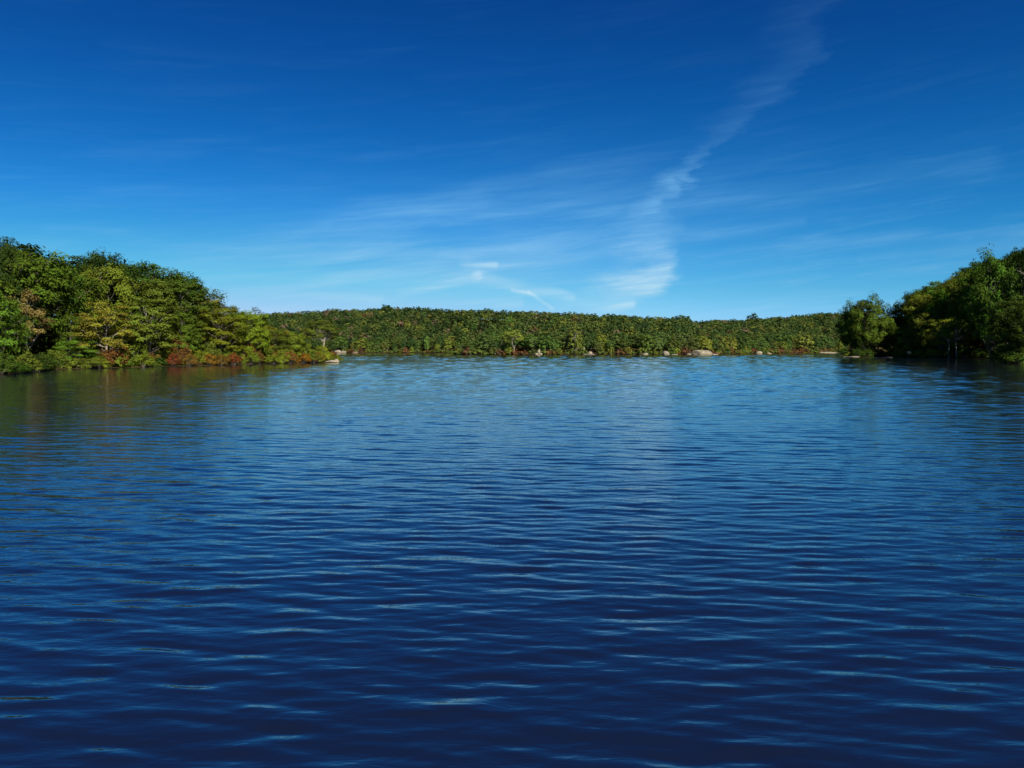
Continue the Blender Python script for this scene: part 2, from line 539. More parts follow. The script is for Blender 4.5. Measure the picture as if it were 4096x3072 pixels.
def limb(p, q, r0, r1, r, n=5, sag=0.12):
    p, q = np.asarray(p, float), np.asarray(q, float)
    t = np.linspace(0, 1, n)[:, None]
    L = np.linalg.norm(q - p)
    pts = p + (q - p) * t
    pts[1:-1] += r.normal(0, sag * L * 0.25, (n - 2, 3))
    pts[:, 2] -= (np.sin(t[:, 0] * math.pi)) * L * sag * 0.6
    return pts, np.linspace(r0, r1, n)


def join(parts):
    V, Fc, o = [], [], 0
    for v, f in parts:
        V.append(v)
        Fc.append(f + o)
        o += len(v)
    return np.concatenate(V), np.concatenate(Fc)


def leaves(centres, n_each, spread, flat, size, r, axis_c, outward=0.45, lobes=None, tri=False):
    """loose leaf sprays round the given centres; returns verts, quads, tint"""
    nC = len(centres)
    N = nC * n_each
    c = np.repeat(centres, n_each, axis=0)
    sp = np.repeat(spread, n_each)[:, None]
    off = r.normal(0, 1, (N, 3))
    off /= np.linalg.norm(off, axis=1, keepdims=True)
    off *= r.uniform(0.25, 1, (N, 1)) ** 0.6
    off *= sp
    off[:, 2] *= flat
    P = c + off
    out = P - axis_c
    out /= np.linalg.norm(out, axis=1, keepdims=True) + 1e-9
    lc = c if lobes is None else np.repeat(lobes, n_each, axis=0)
    lo = P - lc
    lo[:, 2] /= max(flat, 0.3)
    lo /= np.linalg.norm(lo, axis=1, keepdims=True) + 1e-9
    nrm = outward * out + np.array([0, 0, 0.30]) + r.normal(0, 0.30, (N, 3)) + 0.95 * lo
    nrm /= np.linalg.norm(nrm, axis=1, keepdims=True)
    t = np.cross(nrm, r.normal(0, 1, (N, 3)))
    t /= np.linalg.norm(t, axis=1, keepdims=True) + 1e-9
    b = np.cross(nrm, t)
    s = size * r.uniform(0.65, 1.3, (N, 1))
    w = s * r.uniform(0.45, 0.75, (N, 1))
    droop = nrm * s * r.uniform(-0.25, 0.05, (N, 1))
    if tri:
        V = np.stack([P - t * s * 0.5 - b * w * 0.62, P - t * s * 0.5 + b * w * 0.62, P + t * s * 0.6 + droop], 1).reshape(-1, 3)
        Fq = np.arange(N * 3).reshape(N, 3)
    else:
        V = np.stack([P - t * s * 0.5, P + b * w * 0.5 + droop * 0.3, P + t * s * 0.5 + droop, P - b * w * 0.5 + droop * 0.3], 1).reshape(-1, 3)
        Fq = np.arange(N * 4).reshape(N, 4)
    ct = np.repeat(r.uniform(0, 1, nC), n_each)
    tint = np.clip(0.55 * ct + 0.45 * r.uniform(0, 1, N), 0, 1)
    return V, Fq, tint


def build_tree(seed, style, lod, fine=1.0):
    """a tree about 12 m tall with its foot at the origin: trunk (verts, quads) and crown (verts, quads, tint)"""
    r = np.random.default_rng(seed)
    H = 12.0
    S = dict(round=(0.08, 0.47, 28, 0.62, 1.0), layered=(0.10, 0.47, 26, 0.36, 0.95), slim=(0.08, 0.36, 24, 0.55, 1.0), umbrella=(0.58, 0.50, 18, 0.32, 0.8),
             ragged=(0.22, 0.44, 22, 0.5, 0.5), sparse=(0.28, 0.42, 20, 0.5, 0.15), low=(0.04, 0.52, 26, 0.42, 1.0), fork=(0.58, 0.50, 18, 0.34, 0.85))[style]
    base, Rr, nl, flat, dens = S
    Rr *= H
    if lod == 2:
        nl = int(nl * 0.7)
    if fine > 1:
        nl = int(nl * 1.5)
    wood = []
    top = np.array([r.normal(0, 0.35), r.normal(0, 0.35), H * 0.80])
    tp, tr_ = limb((0, 0, -0.6), top, 0.30 if style not in ('slim', 'low') else 0.22, 0.07, r, 8, 0.05)
    tp[:, 2] = np.linspace(-0.6, H * 0.80, 8)
    tp[0, :2] = 0
    tr_[0] *= 1.35
    if style != 'fork':
        wood.append(tube(tp, tr_, 7))

    def on_trunk(z):
        return np.array([np.interp(z, tp[:, 2], tp[:, i]) for i in range(3)])
    forks = None
    if style == 'fork':
        wood.append(tube(*limb((0, 0, -0.6), (0.1, 0, 3.4), 0.36, 0.28, r, 4, 0.02), 7))
        forks = []
        for sx_ in (-1, 1):
            pts = np.array([(0.1, 0, 3.2), (sx_ * 0.95, 0.1, 4.6), (sx_ * 1.15 + 0.2, 0, 6.0), (sx_ * 0.7 + 0.2, 0.2, 7.4), (sx_ * 1.4, 0.3, 9.2)])
            wood.append(tube(pts, np.array([0.26, 0.21, 0.18, 0.15, 0.08]), 7))
            forks.append(pts)
    zc, hz = (base + 1.0) / 2 * H, (1.0 - base) / 2 * H
    if style in ('umbrella', 'fork'):
        zc, hz = base * H, (1.0 - base) * H
    # lobes of foliage over a broad dome, some missing, some pushed out
    lobes = []
    for i in range(nl):
        cz = 1 - 2 * (i + 0.5) / nl if style not in ('umbrella', 'fork') else 1 - 1.15 * (i + 0.5) / nl
        if cz < -0.85:
            continue
        a = i * 2.399 + r.normal(0, 0.25)
        sr = math.sqrt(max(0, 1 - cz * cz)) ** 0.8
        if style == 'slim':
            sr = sr * (0.75 + 0.25 * -cz)
        push = r.uniform(0.62, 0.86) * (1.15 if r.random() < 0.12 else 1.0)
        if r.random() > dens + 0.35:
            continue
        lr = Rr * r.uniform(0.30, 0.44)
        c = np.array([math.cos(a) * sr * Rr * push, math.sin(a) * sr * Rr * push, zc + cz * hz * r.uniform(0.72, 0.90)])
        lobes.append((c, lr))
    C, SP, LC = [], [], []
    nclump = {0: 9, 1: 6, 2: 4}[lod]
    for c, lr in lobes:
        za = max(base * H * 0.8, c[2] - r.uniform(0.12, 0.30) * H)
        if forks is not None:
            s0 = forks[int(c[0] > 0)][r.integers(2, 5)]
        else:
            s0 = on_trunk(min(za, H * 0.74))
        lp, lrad = limb(s0, c, 0.085, 0.03, r, 5, 0.10)
        if lod < 2:
            wood.append(tube(lp, lrad, 5))
        for j in range(nclump):
            o = r.normal(0, 1, 3)
            o /= np.linalg.norm(o)
            o *= lr * r.uniform(0.35, 0.95)
            o[2] *= flat
            if o[2] < 0 and r.random() < 0.4:
                o[2] *= -0.6
            C.append(c + o)
            LC.append(c - np.array([0, 0, lr * 0.25]))
            SP.append(lr * r.uniform(0.36, 0.56))
            if lod == 0 and j % 4 == 0:
                wood.append(tube(*limb(c, c + o * 0.9, 0.028, 0.010, r, 3, 0.1), 4))
    if style not in ('sparse', 'umbrella', 'fork'):          # leaves inside the crown, round the stem
        for i in range(14):
            q = r.normal(0, 0.33, 3)
            C.append(np.array([q[0] * Rr, q[1] * Rr, zc + q[2] * hz]))
            LC.append(np.array([0, 0, zc]))
            SP.append(Rr * 0.26)
    C, SP = np.array(C), np.array(SP)
    n_each, size = {0: (int(50 * fine), 0.36 / fine ** 0.3), 1: (16, 0.76), 2: (5, 1.45)}[lod]
    n_each = max(4, int(n_each * (0.6 + 0.4 * dens)))
    V, Fq, tint = leaves(C, n_each, SP, flat, size, r, np.array([0, 0, H * (base + 0.35)]), lobes=np.array(LC), tri=lod > 0)
    if lod == 2:
        return None, (V, Fq, tint)
    return join(wood), (V, Fq, tint)


def build_shrub(seed, lod, tall=1.0):
    """a bush about 3 m tall and 4 m wide"""
    r = np.random.default_rng(seed)
    wood, C, SP = [], [], []
    n = 15 if lod == 0 else 9
    for i in range(n):
        a = i * 2.399 + r.normal(0, 0.3)
        f = math.sqrt((i + 0.5) / n)
        rad = 1.75 * f * r.uniform(0.8, 1.1)
        z = (2.55 - 1.75 * f ** 2.2) * r.uniform(0.72, 1.08) * tall
        c = np.array([math.cos(a) * rad, math.sin(a) * rad, max(z, 0.35)])
        wood.append(tube(*limb((c[0] * 0.12, c[1] * 0.12, -0.2), c, 0.045, 0.012, r, 4, 0.06), 4))
        for j in range(3 if lod == 0 else 2):
            C.append(c + r.normal(0, 0.28, 3) * np.array([1, 1, 0.8]))
            SP.append(r.uniform(0.38, 0.68))
        if c[2] > 1.0 and i % 2 == 0:
            C.append(np.array([c[0] * 1.05, c[1] * 1.05, c[2] * 0.45]))
            SP.append(0.6)
    n_each, size = {0: (36, 0.24), 1: (13, 0.54), 2: (6, 0.85)}[lod]
    V, Fq, tint = leaves(np.array(C), n_each, np.array(SP), 0.75, size, r, np.array([0, 0, 0.3]), tri=lod > 0)
    return join(wood), (V, Fq, tint)


def protos(kind, styles, lod, seed, fine=1.0):
    out = []
    for i, s in enumerate(styles):
        w, (V, Fq, tint) = (build_tree(seed + i, s, lod, fine) if kind == 'tree' else build_shrub(seed + i, lod, s))
        wm = mesh_np('trunk', w[0], w[1], [M_BARK], smooth=True)
        wp = mesh_np('pale_trunk', w[0], w[1], [M_PALE], smooth=True)
        cm = mesh_np('crown', V, Fq, [M_LEAF], fattrs={'tint': ('FLOAT', tint)})
        out.append((s, wm, wp, cm))
    return out


NEAR_T = protos('tree', ['round', 'layered', 'round', 'layered', 'ragged', 'slim', 'round', 'layered', 'umbrella', 'ragged', 'sparse', 'low', 'layered', 'round'], 0, 100)
BIG_T = protos('tree', ['round', 'layered', 'round', 'ragged'], 0, 180, 1.1)   # for the tall trees of the right hill: the same leaves on a bigger crown
FAR_T = protos('tree', ['round', 'layered', 'round', 'slim', 'layered', 'ragged', 'umbrella', 'fork', 'round', 'sparse'], 1, 300)
NEAR_S = protos('shrub', [1.0, 1.25, 0.8, 1.0], 0, 500)
FAR_S = protos('shrub', [1.0, 1.2, 0.75], 1, 600)

TONE = {  # leaf colours (linear)
    'dark green': (0.027, 0.049, 0.008), 'deep green': (0.042, 0.074, 0.010), 'mid green': (0.066, 0.100, 0.012), 'bright green': (0.080, 0.132, 0.013),
    'olive': (0.088, 0.110, 0.013), 'yellow-green': (0.128, 0.150, 0.013), 'golden': (0.140, 0.128, 0.016), 'tan': (0.17, 0.125, 0.038),
    'orange': (0.160, 0.080, 0.012), 'red': (0.125, 0.034, 0.011), 'russet': (0.125, 0.066, 0.016)}

REG = []          # every tree and shrub: what its label is made from later


def plant(kind, proto, x, y, H, W, tone, region, row, rot=None, pale=False, label=None, z=None):
    s, wm, wp, cm = proto
    h0, w0 = (12.0, 12.0) if kind == 'tree' else (3.0, 4.0)
    z = float(ground_z(np.array([x]), np.array([y]))[0]) if z is None else z
    root = add('broadleaf_tree' if kind == 'tree' else 'shrub', None, loc=(x, y, max(z, 0.0)))
    root.empty_display_size = 0.5
    root.rotation_euler = (0, 0, random.Random(int(x * 37) * 31 + int(y * 53)).uniform(0, 6.28) if rot is None else rot)
    root.scale = (W / w0, W / w0, H / h0)
    t = add('trunk' if kind == 'tree' else 'stem', wp if pale else wm, root)
    c = add('crown' if kind == 'tree' else 'foliage', cm, root)
    rr = random.Random(int(x * 73) * 7919 + int(y * 91))
    k = rr.uniform(0.82, 1.2)
    j = [rr.uniform(0.90, 1.10) for _ in range(3)]
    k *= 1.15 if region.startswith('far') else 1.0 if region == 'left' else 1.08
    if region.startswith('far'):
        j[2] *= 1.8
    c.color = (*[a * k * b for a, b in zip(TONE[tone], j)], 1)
    root['category'] = kind
    REG.append(dict(o=root, kind=kind, tone=tone, region=region, row=row, u=float(u_of(x, y)), v=float(v_of(y, z + H)), y=y, label=label, style=s))
    return root


def by_style(protos_, *names):
    return random.choice([p for p in protos_ if p[0] in names])


SKIP = set()      # places where a tree would be hidden altogether behind the others
SKIP = {(a, b) for a, bs in {
    'left': [2,3,6,9,11,12,13,14,15,16,17,18,19,20,24,26,29,30,32,34,38,39,40,45,47,49,53,55,56,57,61,64,65,67,68,69,73,74,75,76,77,80,81],
    'right': [1,2,3,4,5,6,7,8,9,10,11,14,15,17,18,20,22,23,25,26,27,28,29,30,32,33,34,36,38,40,41,42,44,45,46,47,48,50,51,52,53,54,55,56,57,58,59,60,61,62,63,64,65,66,67,68,69,70,71,72,74,76,78,79,81,83,84,85,88,89,90,92,95,96,97,98,99,100,102,104,105,106,109,111,112,113,114,116,118,119,121,122,123,124,125,126,127,128,129,130,131,132,133,134,136,137,138,139,140,141,142,144,145,147,149,150,152,153,154,155,156],
    'far': [15,16,17,18,19,20,21,22,23,24,25,26,27,28,29,30,31,32,33,34,35,51,58,95,96,97,98,99,100,101,102,103,105,108,131,133,134,135,139,140,143,144,151,152,153,159,160,161,163,165,174,175,176,182,189,194,195,196,197,200,201,202,203,205,206,207,208,211,212,213,214,215,217],
    'ls': [1,3,7,19],
    'rs': [10,12,14,30,32,33,34,36,37,38,39,40,41,42,43,44,46,48,50],
    'fs': [1,24,25,26,27,28,29,30,31,32,33,34,35,36,37,38,39,40,41,42,43,44,45,46,47,48,49,50,51,52,53,54,55,56,57,58,59,60,61,93,94,102,108,111,114,127,141],
}.items() for b in bs}

# ---- left hill and spit: the trees that stand out
def at(u, Y):
    return ((u - 512) / F * Y, Y)


taken = []


def special(protos_, style, u, Y, vtop, W, tone, region, row, label, pale=False, rot=None):
    x, y = at(u, Y)
    z = float(ground_z(np.array([x]), np.array([y]))[0])
    Ht = CH + (VH - vtop) / F * Y - z
    p = [q for q in protos_ if q[0] == style][0]
    taken.append((x, y, W * 0.50))
    if protos_ is not FAR_T:                                 # and nothing right in front of it
        taken.append((x * (1 - 5.5 / y), y - 5.5, 4.5))
    return plant('tree', p, x, y, Ht, W, tone, region, row, rot, pale, label)


special(NEAR_T, 'layered', 107, 135.5, 300, 10.0, 'golden', 'left', 'waterline', 'golden-topped tree with a short pale trunk above the left bank\'s yellow shrubs', True)
special(NEAR_T, 'low', 79, 131.5, 338, 7.5, 'bright green', 'left', 'waterline', 'low spreading bright green tree dipping to the water on the left bank', False)
special(NEAR_T, 'slim', 141, 152, 294, 11.5, 'bright green', 'left', 'slope', 'bright green narrow tree standing clear of a dark gap on the left hill')
special(NEAR_T, 'ragged', 27, 126, 286, 9, 'tan', 'left', 'slope', 'thin tan crown with bare branches showing, on the left hill', True)
special(NEAR_T, 'layered', 221, 160, 304, 11.5, 'yellow-green', 'left', 'slope', 'big yellow-green layered tree where the left hill drops to the spit')
special(NEAR_T, 'round', 250, 168, 309, 10.5, 'yellow-green', 'left', 'slope', 'yellow-green tree at the foot of the left hill, touching the far ridge')
special(NEAR_T, 'umbrella', 322, 188, 317, 9.5, 'olive', 'left', 'waterline', 'lone flat-topped tree with a pale trunk at the tip of the left spit', True, 0.4)
special(NEAR_T, 'ragged', 103, 172, 252.5, 11, 'dark green', 'left', 'skyline', 'tallest ragged dark tree on the left hill\'s skyline, reaching sideways')
special(NEAR_T, 'ragged', 6, 126, 238, 8, 'dark green', 'left', 'skyline', 'tall dark tree cut by the left edge, top of the whole skyline')
# ---- right hill: the trees that stand out
special(BIG_T, 'round', 868, 318, 296.5, 17, 'mid green', 'right', 'waterline', 'large rounded mid green tree on the tip of the right-hand point')
special(BIG_T, 'round', 851, 323, 303, 12, 'deep green', 'right', 'waterline', 'dark tree overhanging the water at the end of the right-hand point')
special(NEAR_T, 'layered', 941, 288, 316, 13, 'yellow-green', 'right', 'waterline', 'sunlit yellow-green layered tree above bare trunks in the right-hand cove')
special(NEAR_T, 'umbrella', 949, 277, 322, 9, 'olive', 'right', 'waterline', 'thin bare-trunked olive tree in the right-hand cove, next to the sunlit tree', True)
special(NEAR_T, 'umbrella', 957, 274, 318, 9, 'mid green', 'right', 'waterline', 'thin bare-trunked green tree in the right-hand cove, before the dark mass', True)
special(BIG_T, 'round', 990, 262, 253.5, 17, 'deep green', 'right', 'skyline', 'broad domed crown topping the right hill\'s skyline')
special(BIG_T, 'ragged', 1021, 214, 243, 11, 'dark green', 'right', 'skyline', 'dark tree at the right edge of the view, highest on that hill')


def fill(poly, region, sky, u0, u1, y0, y1, gap, seed, dmin, dmax):
    """trees over a hill, none closer than the gap, their tops kept under the photograph's skyline"""
    r = np.random.default_rng(seed)
    n = 5200
    Y = r.uniform(y0, y1, n)
    U = r.uniform(u0, u1, n)
    X = (U - 512) / F * Y
    D = signed_distance(poly, X, Y)
    Z = ground_z(X, Y)
    got = []
    for x, y, u, d, z in zip(X, Y, U, D, Z):
        if d < dmin or d > dmax:
            continue
        g = gap * (0.85 if d < 10 else 1.0)
        if any((x - a) ** 2 + (y - b) ** 2 < max(c, 0) ** 2 for a, b, c in taken):
            continue
        if any((x - a) ** 2 + (y - b) ** 2 < g * g for a, b in got):
            continue
        got.append((x, y))
        zs = CH + (VH - lut(sky, u)) / F * y - z
        yield x, y, float(u), float(d), float(z), float(zs), r


LEFT_TONES = {'waterline': ['mid green', 'olive', 'deep green', 'bright green', 'yellow-green', 'mid green'], 'lower slope': ['mid green', 'olive', 'deep green', 'olive', 'deep green', 'mid green'],
              'upper slope': ['deep green', 'deep green', 'dark green', 'mid green', 'olive'], 'skyline': ['dark green', 'deep green', 'dark green']}
k = 0
for x, y, u, d, z, zs, r in fill(LEFT, 'left', SKY_LEFT, -14, 318, 92, 225, 6.8, 41, 3.0, 64):
    if zs < 4.0:
        continue
    base_h = r.uniform(7.5, 13.5) + min(d, 40) * 0.05
    h = min(base_h, zs * r.uniform(0.90, 1.0))
    if u > 258:
        h = min(h, zs * r.uniform(0.72, 1.0))
    if d > 13 and zs < 19.5:
        h = zs * r.uniform(0.86, 1.05)
    row = 'waterline' if d < 9 else 'skyline' if (h > zs * 0.94 and d > 18) else 'lower slope' if d < 22 else 'upper slope'
    tones = ['yellow-green', 'olive', 'olive', 'mid green', 'yellow-green', 'golden'] if u > 205 and row != 'skyline' else LEFT_TONES[row]
    p = by_style(NEAR_T, *(('ragged', 'round', 'layered') if row == 'skyline' else ('round', 'layered', 'round', 'slim')))
    tone = tones[int(r.integers(len(tones)))]
    wf = r.uniform(0.72, 1.0)
    k += 1
    if ('left', k) in SKIP:
        continue
    plant('tree', p, x, y, h, h * wf * (1.15 if h < 8 else 1.0), tone, 'left', row)

k = 0
for x, y, u, d, z, zs, r in fill(RIGHT, 'right', SKY_RIGHT, 843, 1110, 90, 400, 7.6, 57, 3.0, 75):
    if zs < 4.0:
        continue
    base_h = r.uniform(11.0, 17) + min(d, 40) * 0.05
    h = min(base_h, zs * r.uniform(0.90, 1.0))
    if u > 1036:
        h = min(h, r.uniform(6, 9))
    elif d > 12 and zs < 32:
        h = zs * r.uniform(0.76, 1.0)
    row = 'waterline' if d < 11 else 'skyline' if (h > zs * 0.94 and d > 20) else 'lower slope' if d < 28 else 'upper slope'
    tones = {'waterline': ['mid green', 'bright green', 'olive'], 'lower slope': ['mid green', 'bright green', 'olive', 'deep green'], 'upper slope': ['mid green', 'olive', 'deep green'],
             'skyline': ['deep green', 'mid green', 'dark green']}[row]
    if u > 985:
        tones = ['deep green', 'dark green']
    p = by_style(BIG_T if h > 13.5 else NEAR_T, *(('round', 'round', 'layered') if row == 'skyline' else ('round', 'layered', 'round')))
    tone = tones[int(r.integers(len(tones)))]
    wf = r.uniform(0.75, 1.0)
    k += 1
    if ('right', k) in SKIP:
        continue
    plant('tree', p, x, y, h, min(h, 15) * wf + max(0, h - 15) * 0.4, tone, 'right', row)

# ---- far shore
taken.clear()
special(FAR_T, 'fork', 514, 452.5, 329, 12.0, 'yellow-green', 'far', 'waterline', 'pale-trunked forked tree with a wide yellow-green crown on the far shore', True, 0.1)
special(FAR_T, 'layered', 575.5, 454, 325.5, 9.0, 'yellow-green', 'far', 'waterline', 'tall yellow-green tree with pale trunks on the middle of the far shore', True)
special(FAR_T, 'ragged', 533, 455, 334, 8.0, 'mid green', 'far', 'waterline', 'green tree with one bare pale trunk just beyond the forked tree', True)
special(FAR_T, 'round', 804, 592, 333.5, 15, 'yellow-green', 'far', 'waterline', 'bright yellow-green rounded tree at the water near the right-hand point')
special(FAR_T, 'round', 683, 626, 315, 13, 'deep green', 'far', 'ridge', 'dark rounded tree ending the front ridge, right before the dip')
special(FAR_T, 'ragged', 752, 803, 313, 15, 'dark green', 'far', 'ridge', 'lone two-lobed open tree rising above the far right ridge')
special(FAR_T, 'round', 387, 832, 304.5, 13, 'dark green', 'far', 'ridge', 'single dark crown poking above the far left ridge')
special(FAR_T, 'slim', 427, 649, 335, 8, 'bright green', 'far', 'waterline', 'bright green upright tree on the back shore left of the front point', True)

pts = np.array([(-200, 655), (-110, 645), (-60, 642), (-30, 638), (-30, 500), (-36, 470), (-28, 455), (-12, 446), (27, 444), (70, 447), (106, 452), (135, 478), (160, 520), (208, 580), (254, 620), (300, 634)], float)
seg = np.linalg.norm(np.diff(pts, axis=0), axis=1)
cum = np.concatenate([[0], np.cumsum(seg)])


def along(s):
    return np.interp(s, cum, pts[:, 0]), np.interp(s, cum, pts[:, 1])


FT = ['mid green', 'deep green', 'olive', 'mid green', 'yellow-green', 'deep green', 'mid green', 'bright green']
r = np.random.default_rng(77)
k = 0
got = []
for row, d0, gap, hh in (('waterline', 8.0, 6.8, (6.5, 12.5)), ('second row', 16.0, 7.2, (8.5, 13.0)), ('third row', 26.0, 8.5, (8, 11.5))):
    s = 2.0
    while s < cum[-1]:
        x0, y0 = along(s)
        x1, y1 = along(s + 1.0)
        tx, ty = x1 - x0, y1 - y0
        L = math.hypot(tx, ty) + 1e-9
        dd = d0 + r.uniform(-3.0, 3.0)
        x, y = x0 - ty / L * dd, y0 + tx / L * dd
        h, tone, style = r.uniform(*hh), FT[int(r.integers(len(FT)))], ['round', 'layered', 'round', 'slim', 'ragged', 'layered'][int(r.integers(6))]
        w = h * r.uniform(0.75, 1.02)
        pale = r.random() < 0.35
        s += gap * r.uniform(0.75, 1.25)
        u = u_of(x, y)
        if u < 331 or u > 846 or (row == 'third row' and u < 460):
            continue
        if float(signed_distance(FAR, np.array([x]), np.array([y]))[0]) < 4 or any((x - a) ** 2 + (y - b) ** 2 < 30 for a, b in got) or any((x - a) ** 2 + (y - b) ** 2 < (c * 1.5) ** 2 for a, b, c in taken):
            continue
        got.append((x, y))
        k += 1
        fp = by_style(FAR_T, style)
        if ('far', k) in SKIP:
            continue
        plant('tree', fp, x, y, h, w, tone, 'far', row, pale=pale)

# the rest of the woods on the far hills reads as one mass
r = np.random.default_rng(91)
wood_protos = [build_tree(700 + i, s, 2)[1] for i, s in enumerate(['round', 'round', 'layered', 'round', 'ragged', 'round', 'layered', 'slim'])]
WT = [('deep green', 7), ('mid green', 7), ('olive', 4), ('dark green', 3), ('yellow-green', 1.2), ('russet', 0.4), ('golden', 0.4), ('tan', 0.6)]
wt_p = np.array([w for _, w in WT], float)
wt_p /= wt_p.sum()
cells, VV, FF, TT, CC, off = {}, [], [], [], [], 0
for a, b in got:
    cells.setdefault((int(a // 8), int(b // 8)), []).append((a, b))
Yc = r.uniform(452, 880, 60000)
Uc = r.uniform(215, 870, 60000)
Xc = (Uc - 512) / F * Yc
Dc = signed_distance(FAR, Xc, Yc)
Zc = ground_z(Xc, Yc)
n_wood = 0
for x, y, u, d, z in zip(Xc, Yc, Uc, Dc, Zc):
    if d < 8 or (d < 24 and not (456 < u < 525 and y > 480)) or y > lut(RIDGE_Y, u) + 22:
        continue
    gx, gy = int(x // 8), int(y // 8)
    if any((x - a) ** 2 + (y - b) ** 2 < 5.0 ** 2 for i in (-1, 0, 1) for j in (-1, 0, 1) for a, b in cells.get((gx + i, gy + j), ())):
        continue
    cells.setdefault((gx, gy), []).append((x, y))
    H = r.uniform(6.5, 10.0)
    top = CH + (VH - lut(SKY_FAR, u) + 1.2 + r.normal(0, 0.8)) / F * y - z
    H = max(4.5, min(H, top))
    V, Fq, tint = wood_protos[int(r.integers(len(wood_protos)))]
    a = r.uniform(0, 6.28)
    W = H * r.uniform(0.75, 1.05) / 12
    M = np.array([[math.cos(a) * W, -math.sin(a) * W, 0], [math.sin(a) * W, math.cos(a) * W, 0], [0, 0, H / 12]])
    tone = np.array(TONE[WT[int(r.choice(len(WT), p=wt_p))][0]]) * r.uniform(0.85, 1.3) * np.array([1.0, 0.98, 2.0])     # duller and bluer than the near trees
    VV.append(V @ M.T + np.array([x, y, z]))
    FF.append(Fq + off)
    TT.append(tint)
    CC.append(np.tile(np.append(tone, 1), (len(Fq), 1)))
    off += len(V)
    n_wood += 1
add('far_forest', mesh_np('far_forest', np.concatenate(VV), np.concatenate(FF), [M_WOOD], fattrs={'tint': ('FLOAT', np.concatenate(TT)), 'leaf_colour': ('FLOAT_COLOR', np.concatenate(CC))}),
    kind='stuff', label='mixed green and olive woods covering the far hills up to the ridge')

# undergrowth below the trees on the near hills and along the far bank
VV, FF, TT, CC, off = [], [], [], [], 0
ug = [build_shrub(800 + i, 2, 0.7)[1] for i in range(3)]


def scatter_low(poly, n, u0, u1, y0, y1, dmin, dmax, seed, tones, s0, s1):
    global off
    r = np.random.default_rng(seed)
    Y, U = r.uniform(y0, y1, n), r.uniform(u0, u1, n)
    X = (U - 512) / F * Y
    D, Z = signed_distance(poly, X, Y), ground_z(X, Y)
    for x, y, d, z in zip(X, Y, D, Z):
        if d < dmin or d > dmax:
            continue
        V, Fq, tint = ug[int(r.integers(3))]
        s = r.uniform(s0, s1)
        a = r.uniform(0, 6.28)
        M = np.array([[math.cos(a), -math.sin(a), 0], [math.sin(a), math.cos(a), 0], [0, 0, 0.8]]) * s
        VV.append(V @ M.T + np.array([x, y, z - 0.1]))
        FF.append(Fq + off)
        TT.append(tint)
        c = np.array(TONE[tones[int(r.integers(len(tones)))]]) * r.uniform(0.8, 1.1)
        CC.append(np.tile(np.append(c, 1), (len(Fq), 1)))
        off += len(V)


scatter_low(LEFT, 900, -15, 325, 92, 205, 1.2, 30, 5, ['deep green', 'dark green', 'olive', 'mid green'], 0.55, 1.0)
scatter_low(RIGHT, 900, 845, 1060, 120, 335, 1.2, 30, 6, ['mid green', 'deep green', 'deep green', 'olive'], 0.6, 1.2)
scatter_low(FAR, 2600, 330, 850, 446, 680, 0.8, 26, 7, ['olive', 'russet', 'mid green', 'yellow-green', 'olive', 'deep green'], 0.45, 0.95)
add('undergrowth', mesh_np('undergrowth', np.concatenate(VV), np.concatenate(FF), [M_WOOD], fattrs={'tint': ('FLOAT', np.concatenate(TT)), 'leaf_colour': ('FLOAT_COLOR', np.concatenate(CC))}),
    kind='stuff', label='low green and russet undergrowth on the banks below the trees')


# ---- shrubs along the banks
def bank(poly_pts, s):
    P = np.array(poly_pts, float)
    L = np.linalg.norm(np.diff(P, axis=0), axis=1)
    c = np.concatenate([[0], np.cumsum(L)])
    s = np.clip(s, 0, c[-1] - 0.01)
    i = int(np.searchsorted(c, s, side='right') - 1)
    t = (s - c[i]) / L[i]
    p = P[i] * (1 - t) + P[i + 1] * t
    d = (P[i + 1] - P[i]) / L[i]
    return p, np.array([-d[1], d[0]])


def bank_len(P):
    return float(np.linalg.norm(np.diff(np.array(P, float), axis=0), axis=1).sum())


r = np.random.default_rng(123)
LB = LEFT[:11]
BL = bank_len(LB)
k = 0
s = 1.0
while s < BL:
    for dd, hh in ((0.35, (1.5, 2.6)), (3.4, (2.4, 3.9))):
        p, nrm = bank(LB, s + r.uniform(-1, 1))
        x, y = p + nrm * (dd + r.uniform(-0.5, 0.7))
        u = float(u_of(x, y))
        if signed_distance(LEFT, np.array([x]), np.array([y]))[0] < 0.1:
            continue
        if 62 < u < 96 and r.random() < 0.7:
            continue
        h = r.uniform(*hh) * (1.22 if u > 100 else 1.0)
        w = r.uniform(3.4, 5.2)
        if u < 62:
            tone = ['deep green', 'dark green', 'olive', 'deep green'][int(r.integers(4))]
        else:
            tone = ['olive', 'yellow-green', 'yellow-green', 'olive', 'olive', 'russet'][int(r.integers(6))]
        if dd < 2:
            for c, hw, tt in ((171, 3, 'red'), (199, 6, 'russet'), (213, 4, 'orange'), (235, 3, 'red'), (258, 4, 'russet'), (288, 6, 'russet'), (305, 4, 'orange'), (319, 3, 'red'), (329, 6, 'russet')):
                if abs(u - c) < hw:
                    tone = tt
                    w *= 0.75
        k += 1
        pi = int(r.integers(4))
        if ('ls', k) in SKIP:
            continue
        plant('shrub', NEAR_S[pi], x, y, h, w, tone, 'left bank', 'front' if dd < 2 else 'back')
    s += r.uniform(2.6, 3.8)

